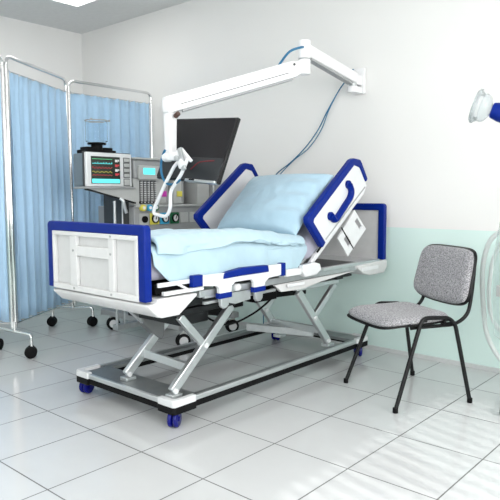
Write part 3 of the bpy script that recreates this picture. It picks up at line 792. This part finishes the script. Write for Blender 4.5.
for z in (1.405,1.367,1.329,1.291,1.240):
    hgt = .013 if z > 1.25 else .022
    bm = BM(); box(bm, -3.745,-3.738,2.825,2.880,z-hgt,z+hgt); b_ = pp('button', bm, M_mlight, bev=.003)
    bm = BM(); frameprism(bm, [(2.820,z-hgt-.005),(2.885,z-hgt-.005),(2.885,z+hgt+.005),(2.820,z+hgt+.005)], [(2.826,z-hgt),(2.879,z-hgt),(2.879,z+hgt),(2.826,z+hgt)], 'x', -3.7455,-3.743); pp('button_border', bm, M_mdark, b_)

# black base with glass canister on top of the patient monitor
JO = V((-3.85,2.672,1.447))
j = thing('suction_canister', 'clear ribbed canister on a black clamp base on top of the patient monitor', 'canister', JO)
bm = BM(); box(bm, -3.92,-3.79,2.545,2.80,1.447,1.475); box(bm, -3.90,-3.81,2.56,2.635,1.475,1.495); box(bm, -3.90,-3.81,2.71,2.785,1.475,1.495); cyl(bm, at(-3.85,2.672,1.495), .042, .04); obj('clamp_base', bm, M_black, j, off=JO, bev=.004)
bm = BM(); lathe(bm, [(0,1.512),(.064,1.514),(.072,1.522),(.064,1.530),(0,1.531)], Matrix.Translation((-3.85,2.672,0)), 28); obj('collar', bm, M_gloss, j, off=JO)
bm = BM(); prof_ = [(.062,1.531)]
for k in range(13):
    z = 1.535+k*.012; prof_ += [(.078,z),(.0800,z+.004),(.0800,z+.008)]
prof_ += [(.078,1.690),(.077,1.690)]
for k in range(13)[::-1]:
    z = 1.535+k*.012; prof_ += [(.0775,z+.006)]
prof_ += [(.060,1.534)]
lathe(bm, prof_, Matrix.Translation((-3.85,2.672,0)), 32); obj('glass_cylinder', bm, M_jar, j, off=JO)
bm = BM(); lathe(bm, [(.077,1.686),(.084,1.686),(.084,1.694),(.077,1.694),(.077,1.686)], Matrix.Translation((-3.85,2.672,0)), 32)
for s in (-1,1): cyl(bm, at(-3.80,2.672+s*.078,1.692), .008, .014, 10)
obj('rim', bm, M_mgrey, j, off=JO)

# ------------------------------------------------------------------ wall arm with display
WO = V((-2.38,3.90,1.93))
wa = thing('display_arm', 'white jointed wall arm carrying a large tilted black display over the bed', 'monitor arm', WO)
def wp(name, bm, m, parent=None, **k): return obj(name, bm, m, parent or wa, off=WO, **k)
bm = BM(); box(bm, -2.425,-2.325,3.905,3.930,1.872,2.055); wp('wall_plate', bm, M_armwhite, bev=.006)
bm = BM(); box(bm, -2.42,-2.34,3.83,3.906,1.872,1.915); box(bm, -2.41,-2.345,3.84,3.906,1.93,2.00); cyl(bm, at(-2.38,3.84,1.895), .042, .045, 24); wp('wall_joint', bm, M_armwhite, bev=.005)
bm = BM(); cyl(bm, at(-2.38,3.84,1.925), .028, .03, 20); wp('joint_collar', bm, M_alu)
EL = V((-2.33,3.18,.055))
bm = BM(); beam(bm, (-2.38,3.86,1.975), (EL.x,EL.y+.02,1.995+.055), .062, .075, (1,0,0)); up = wp('fore_arm', bm, M_armwhite, bev=.008, seg=3)
bm = BM(); beam(bm, (-2.38,3.80,1.935), (EL.x,EL.y+.05,1.953+.052), .045, .016, (1,0,0)); wp('cable_channel', bm, M_mgrey, up, bev=.003)
bm = BM(); cyl(bm, at(EL.x,EL.y,2.055), .040, .110, 28); cyl(bm, at(EL.x,EL.y,1.947), .039, .092, 28); wp('elbow_joint', bm, M_armwhite, bev=.005)
bm = BM(); cyl(bm, at(EL.x,EL.y,1.9965), .037, .007, 28); wp('joint_ring', bm, M_mgrey)
PT = V((-2.835,2.50,0))
d = (PT-EL); 
a = V((EL.x,EL.y,1.952)); b = V((PT.x,PT.y,1.690)); dd = (b-a).normalized()
bm = BM(); beam(bm, a+dd*.06, b+dd*.02, .060, .100, (dd.y,-dd.x,0)); ma = wp('main_arm', bm, M_armwhite, bev=.008, seg=3)
bm = BM(); beam(bm, a-dd*.0, a+dd*.10, .050, .085, (dd.y,-dd.x,0)); wp('arm_knuckle', bm, M_armwhite, ma, bev=.008)
sd = V((dd.y,-dd.x,0)).normalized()
if sd.dot(V((0,0,0))-V((a.x,a.y,0))) < 0: sd = -sd
upv = dd.cross(sd); upv = upv if upv.z > 0 else -upv
bm = BM(); beam(bm, a+dd*.12+sd*.0315-upv*.016, b-dd*.06+sd*.0315-upv*.016, .002, .004, sd); wp('seam_line', bm, M_mdark, ma)
bm = BM(); beam(bm, a+dd*.10-upv*.056, b-dd*.06-upv*.056, .040, .012, sd); wp('under_cover', bm, M_mgrey, ma, bev=.002)
bm = BM(); cyl(bm, Matrix.Translation(a+dd*.07+sd*.032+upv*.025) @ sd.to_track_quat('Z','Y').to_matrix().to_4x4(), .008, .006, 14); wp('arm_screw', bm, M_mdark, ma)
# post hanging from the arm end
bm = BM(); box(bm, -2.875,-2.800,2.463,2.537,1.635,1.735); wp('post_head', bm, M_armwhite, bev=.015, seg=3)
bm = BM(); frameprism(bm, [(-.034,-.034),(.034,-.034),(.034,.034),(-.034,.034)], [(-.001,-.001),(.001,-.001),(.001,.001),(-.001,.001)], 'z', 0, .01); bm.free()
bm = BM(); vs0 = []
for z, w in ((1.64,.031),(1.40,.027),(1.37,.022)):
    vs0.append([bm.verts.new((PT.x+sx*w, PT.y+sy*w, z)) for sx, sy in ((-1,-1),(1,-1),(1,1),(-1,1))])
for p_, q_ in zip(vs0[:-1], vs0[1:]):
    for k in range(4): bm.faces.new((p_[k], q_[k], q_[(k+1)%4], p_[(k+1)%4]))
bm.faces.new(vs0[0]); bm.faces.new(vs0[-1][::-1]); wp('post', bm, M_armwhite, bev=.008, seg=3)
bm = BM(); cyl(bm, Matrix.Translation((-2.775,2.50,1.625)) @ Matrix.Rotation(R(60),4,'Y'), .015, .04); wp('tension_knob', bm, M_brown, bev=.006, seg=3)
# display
DC = V((-2.744,2.62,1.425)); yaw, tilt, roll = -.053, .345, -.077
r_ = V((math.cos(yaw), math.sin(yaw), 0)); n_ = V((math.sin(yaw)*math.cos(tilt), -math.cos(yaw)*math.cos(tilt), math.sin(tilt)))
u_ = n_.cross(r_); u_ = u_ if u_.z > 0 else -u_
rr_ = r_*math.cos(roll)+u_*math.sin(roll); uu_ = -r_*math.sin(roll)+u_*math.cos(roll); n_ = rr_.cross(uu_)
if n_.y > 0: n_ = -n_
DM = Matrix(((rr_.x,uu_.x,n_.x,DC.x),(rr_.y,uu_.y,n_.y,DC.y),(rr_.z,uu_.z,n_.z,DC.z),(0,0,0,1)))
def dbox(x, y, z, sx, sy, sz, bm=None): 
    bm = bm or BM(); return mbox(bm, DM @ Matrix.Translation((x,y,z)), sx, sy, sz)
ds = wp('display', dbox(0,0,-.012,.602,.413,.028), M_gloss, bev=.006)
M_scr = mat('display_glass', (.014,.013,.015), .35, spec=.2)
wp('screen', dbox(0,.06,.004,.590,.275,.006), M_scr, ds)
M_scr2 = mat('display_lower_glass', (.028,.031,.034), .3, spec=.3)
wp('lower_panel', dbox(0,-.125,.005,.590,.140,.008), M_scr2, ds, bev=.002)
bm = BM(); tube(bm, [DM @ V((x, y, .0105)) for (x, y) in ((.03,-.135),(.06,-.105),(.09,-.085),(.14,-.078),(.22,-.072))], .003, 6); wp('red_curve', bm, M_dred, ds)
wp('chin', dbox(.15,-.204,.002,.28,.018,.034), M_silver, ds, bev=.006)
wp('chin_slot', dbox(.08,-.202,.020,.05,.008,.004), M_black, ds)
bm = BM(); wp('back_housing', dbox(0,-.02,-.045,.30,.22,.045), M_dark, ds, bev=.015)
# bracket between post and display
bm = BM(); cyl(bm, at(-2.83,2.47,1.375,'x'), .030, .05); box(bm, -2.80,-2.72,2.44,2.50,1.350,1.400); beam(bm, (-2.73,2.46,1.40), (-2.66,2.44,1.31), .03,.05,(0,1,0)); beam(bm, (-2.70,2.46,1.42),(-2.62,2.47,1.34),.02,.018,(0,1,0)); box(bm, -2.82,-2.74,2.45,2.56,1.36,1.39); wp('tilt_bracket', bm, M_armwhite, bev=.005)
bm = BM(); beam(bm, (-2.69,2.44,1.42), (-2.65,2.44,1.29), .014, .03, (0,1,0)); cyl(bm, at(-2.70,2.43,1.36,'y'), .016, .03); wp('lock_lever', bm, M_alu, bev=.003)
bm = BM(); tube(bm, fillet([(-2.69,2.45,1.355),(-2.748, 2.45, 1.318), (-2.845, 2.45, 1.196), (-2.938, 2.45, 1.065), (-2.947, 2.45, 1.029), (-2.827, 2.45, 1.011), (-2.789, 2.45, 1.061), (-2.787, 2.45, 1.167), (-2.685, 2.45, 1.27), (-2.628, 2.45, 1.361)], .03, 6), .011, 10); wp('handle', bm, M_armwhite)
bm = BM(); 
tube(bm, smooth([(-2.83, 2.45, 1.416), (-2.859, 2.45, 1.369), (-2.87, 2.45, 1.309), (-2.853, 2.45, 1.248), (-2.808, 2.45, 1.211), (-2.744, 2.45, 1.213), (-2.7, 2.45, 1.233)]), .0075, 8)
wp('arm_cable', bm, M_cable)
bm = BM()
tube(bm, smooth([(-2.36,3.80,2.025),(-2.38,3.84,2.035),(-2.42,3.88,2.02),(-2.47,3.90,1.97)]), .006, 8)
wp('arm_cable', bm, M_cable)
bm = BM()
tube(bm, smooth([(EL.x-.01,EL.y+.02,2.075),(-2.30,3.10,2.05),(-2.35,3.05,2.022),(-2.43,3.05,1.955)]), .0075, 8)
wp('arm_cable', bm, M_cable)
for s, lab in ((0,'thin blue cable hanging from the wall arm down behind the bed, left of the pair'), (1,'thin blue cable hanging from the wall arm down behind the bed, right of the pair')):
    o1 = .0 if s == 0 else .03
    pts = [(-2.455,3.885,1.985),(-2.529,3.90,1.976-.05),(-2.634+o1*.3,3.90,1.781),(-2.724+o1,3.90,1.638),(-2.846+o1*1.3,3.90,1.508),(-2.993+o1,3.90,1.396+o1*.5),(-3.147+o1,3.90,1.296-o1*.4),(-3.24,3.90,1.12),(-3.27,3.90,.70),(-3.27,3.90,.006)]
    bm = BM(); tube(bm, smooth([V(p) for p in pts]), .0038 if s else .0045, 8)
    tag(obj('cable', bm, M_cable), lab, 'cable', 'blue cables behind the bed')

# ------------------------------------------------------------------ ventilation equipment at the right edge
VO = V((-1.02,3.30,0))
vt = thing('ventilator_stand', 'medical stand at the right edge with a clear frosted side, half outside the picture', 'medical stand', VO)
bm = BM(); cyl(bm, at(-.93,3.30,.85), .016, 1.62, 16); obj('pole', bm, M_alu, vt, off=VO)
bm = BM()
for k in range(5):
    a = k*2*math.pi/5+.3; beam(bm, (-.93,3.30,.075), (-.93+.17*math.cos(a),3.30+.17*math.sin(a),.065), .03, .025, (0,0,1))
obj('base', bm, M_mgrey, vt, off=VO, bev=.004)
bm = BM()
for k in range(5):
    a = k*2*math.pi/5+.3; lathe(bm, [(0,-.01),(.024,-.01),(.028,-.004),(.028,.004),(.024,.01),(0,.01)], at(-.93+.17*math.cos(a),3.30+.17*math.sin(a),.028,'x',0), 16); beam(bm, (-.93+.17*math.cos(a),3.30+.17*math.sin(a),.03),(-.93+.17*math.cos(a),3.30+.17*math.sin(a),.06), .012,.012)
obj('castors', bm, M_black, vt, off=VO)
bm = BM(); prism(bm, [(-1.133, 1.088), (-1.172, 0.833), (-1.173, 0.568), (-1.156, 0.375), (-1.09, 0.33)], 'y', 3.35, 3.358); obj('frosted_panel', bm, M_fog, vt, off=VO, bev=.002)
bm = BM(); box(bm, -1.06,-.90,3.22,3.345,.50,.95); obj('housing', bm, M_mlight, vt, off=VO, bev=.015)
bm = BM(); box(bm, -1.143,-1.109,3.32,3.349,0.594,0.656); beam(bm, (-.93,3.30,1.62), (-1.02,3.05,1.58), .02,.02,(0,0,1)); obj('hose_clip', bm, M_mlight, vt, off=VO, bev=.003)

# breathing hose loops
def ribbed(pts, r, n=14):
    pp_ = smooth([V(p) for p in pts], n); rad = [r*(1+.05*(1 if i % 2 else -1)) for i in range(len(pp_))]
    bm = BM(); tube(bm, pp_, rad, 12); return bm
hz = obj('breathing_hose', ribbed([(-1.10,3.47,.93),(-1.18,3.56,.935),(-1.229,3.60,.925),(-1.285,3.60,.870),(-1.316,3.60,.758),(-1.322,3.60,.64),(-1.314,3.60,.518),(-1.29,3.60,.34),(-1.239,3.60,.228),(-1.18,3.60,.165),(-1.08,3.58,.14),(-.98,3.55,.18),(-.97,3.5,.40),(-1.02,3.44,.60)], .014), M_hose)
tag(hz, 'outer loop of milky white breathing hose beside the chair at the right edge', 'hose', 'breathing hoses')
hz = obj('breathing_hose', ribbed([(-1.10,3.48,.88),(-1.19,3.58,.87),(-1.226,3.60,.852),(-1.262,3.60,.760),(-1.275,3.60,.66),(-1.280,3.60,.56),(-1.262,3.60,.434),(-1.205,3.60,.350),(-1.12,3.58,.33),(-1.04,3.50,.42),(-1.03,3.44,.62)], .012), M_hose)
tag(hz, 'inner shorter loop of milky white breathing hose at the right edge', 'hose', 'breathing hoses')
# face mask held on the arm
MO = V((-1.06,3.0,1.56))
mk = thing('oxygen_mask', 'clear plastic mask with royal blue connector at the upper right edge', 'mask', MO)
ax_ = V((-.92,-.25,.32)).normalized(); q4 = ax_.to_track_quat('Z','Y').to_matrix().to_4x4(); MM = Matrix.Translation((-1.105,3.0,1.557)) @ q4
bm = BM(); lathe(bm, [(.056,.052),(.070,.060),(.078,.056),(.080,.046),(.074,.038),(.068,.030),(.070,.016),(.066,.006),(.055,-.006),(.036,-.016),(.020,-.020),(.020,-.034),(.017,-.034),(.017,-.018),(.034,-.012),(.052,-.002),(.062,.010),(.064,.030),(.060,.044),(.056,.052)], MM @ Matrix.Scale(.88,4,(1,0,0)), 36); obj('mask_shell', bm, M_glass, mk, off=MO)
bm = BM(); lathe(bm, [(.060,.058),(.076,.064),(.084,.056),(.084,.046),(.074,.042),(.060,.050),(.060,.058)], MM @ Matrix.Scale(.88,4,(1,0,0)), 36); obj('cushion_rim', bm, M_glass, mk, off=MO)
bm = BM(); lathe(bm, [(.0,-.11),(.044,-.11),(.048,-.10),(.046,-.06),(.036,-.022),(.0,-.022)], MM, 20); obj('connector', bm, M_blue, mk, off=MO, bev=.003)
bm = BM(); lathe(bm, [(.0,-.13),(.02,-.13),(.022,-.10),(0,-.10)], MM, 16); cyl(bm, MM @ Matrix.Translation((.03,.03,-.075)), .016, .03, 14); obj('valve', bm, M_black, mk, off=MO)
bm = BM(); 
for k in (0, 1): tube(bm, [MM @ V((.038*math.cos(a), .038*math.sin(a), -.09+.045*(a-2.2 if k else 4.4-a)/1.1)) for a in [2.2+i*.22 for i in range(11)]], .0022, 6)
obj('harness_clip', bm, M_white, mk, off=MO)
bm = BM(); tube(bm, smooth([MM @ V((0,0,-.13)), V((-.97,3.05,1.50)), V((-.94,3.15,1.40)), V((-.93,3.27,1.35))]), .011, 10); obj('supply_tube', bm, M_glass, mk, off=MO)

# ------------------------------------------------------------------ lights
def area(name, loc, rot, sx, sy, e, col=(1,1,1)):
    l = bpy.data.lights.new(name, 'AREA'); l.shape = 'RECTANGLE'; l.size = sx; l.size_y = sy; l.energy = e; l.color = col
    o = bpy.data.objects.new(name, l); C.objects.link(o); o.location = loc; o.rotation_euler = rot; return o
area('daylight_right_window', (XR-.03, .9, 1.7), (0, R(90), 0), 1.6, 3.6, 125, (1,.99,.97))
area('front_fill_a', (-3.3, YF-.14, 1.7), (R(90), 0, 0), 2.6, 1.6, 14, (1,1,1))  # added fill from behind the camera, no known source
area('front_fill_b', (0, YF-.14, 1.7), (R(90), 0, 0), 2.4, 1.6, 44, (1,1,1))  # second added fill light, stronger, also without a known source
sl = bpy.data.lights.new('sunlight', 'SUN'); sl.energy = 1.3; sl.angle = R(.45); sl.color = (1,.97,.93)
so = bpy.data.objects.new('sunlight', sl); C.objects.link(so); so.rotation_euler = V((-.79,.18,-.573)).to_track_quat('-Z','Y').to_euler(); so.location = (4,0,4)
w = bpy.data.worlds.new('World'); bpy.context.scene.world = w; w.use_nodes = True
w.node_tree.nodes['Background'].inputs['Color'].default_value = (.95,.97,1,1); w.node_tree.nodes['Background'].inputs['Strength'].default_value = .6

# ------------------------------------------------------------------ camera
F, yaw, pitch, roll = 607.2903, -.720079, .0919715, -.0022219
cy, sy, cp, sp = math.cos(yaw), math.sin(yaw), math.cos(pitch), math.sin(pitch)
f = V((sy*cp, cy*cp, -sp)); r = V((cy, -sy, 0)); u = r.cross(f)
rr = r*math.cos(roll)+u*math.sin(roll); uu = -r*math.sin(roll)+u*math.cos(roll)
cam = bpy.data.cameras.new('camera'); cam.sensor_width = 36; cam.lens = 36*F/500; cam.clip_start = .05
co = bpy.data.objects.new('camera', cam); C.objects.link(co)
co.matrix_world = Matrix(((rr.x,uu.x,-f.x,0),(rr.y,uu.y,-f.y,0),(rr.z,uu.z,-f.z,1.15),(0,0,0,1)))
S = bpy.context.scene; S.camera = co
S.view_settings.view_transform = 'Standard'; S.view_settings.look = 'None'; S.view_settings.gamma = 1; S.view_settings.exposure = 0.16
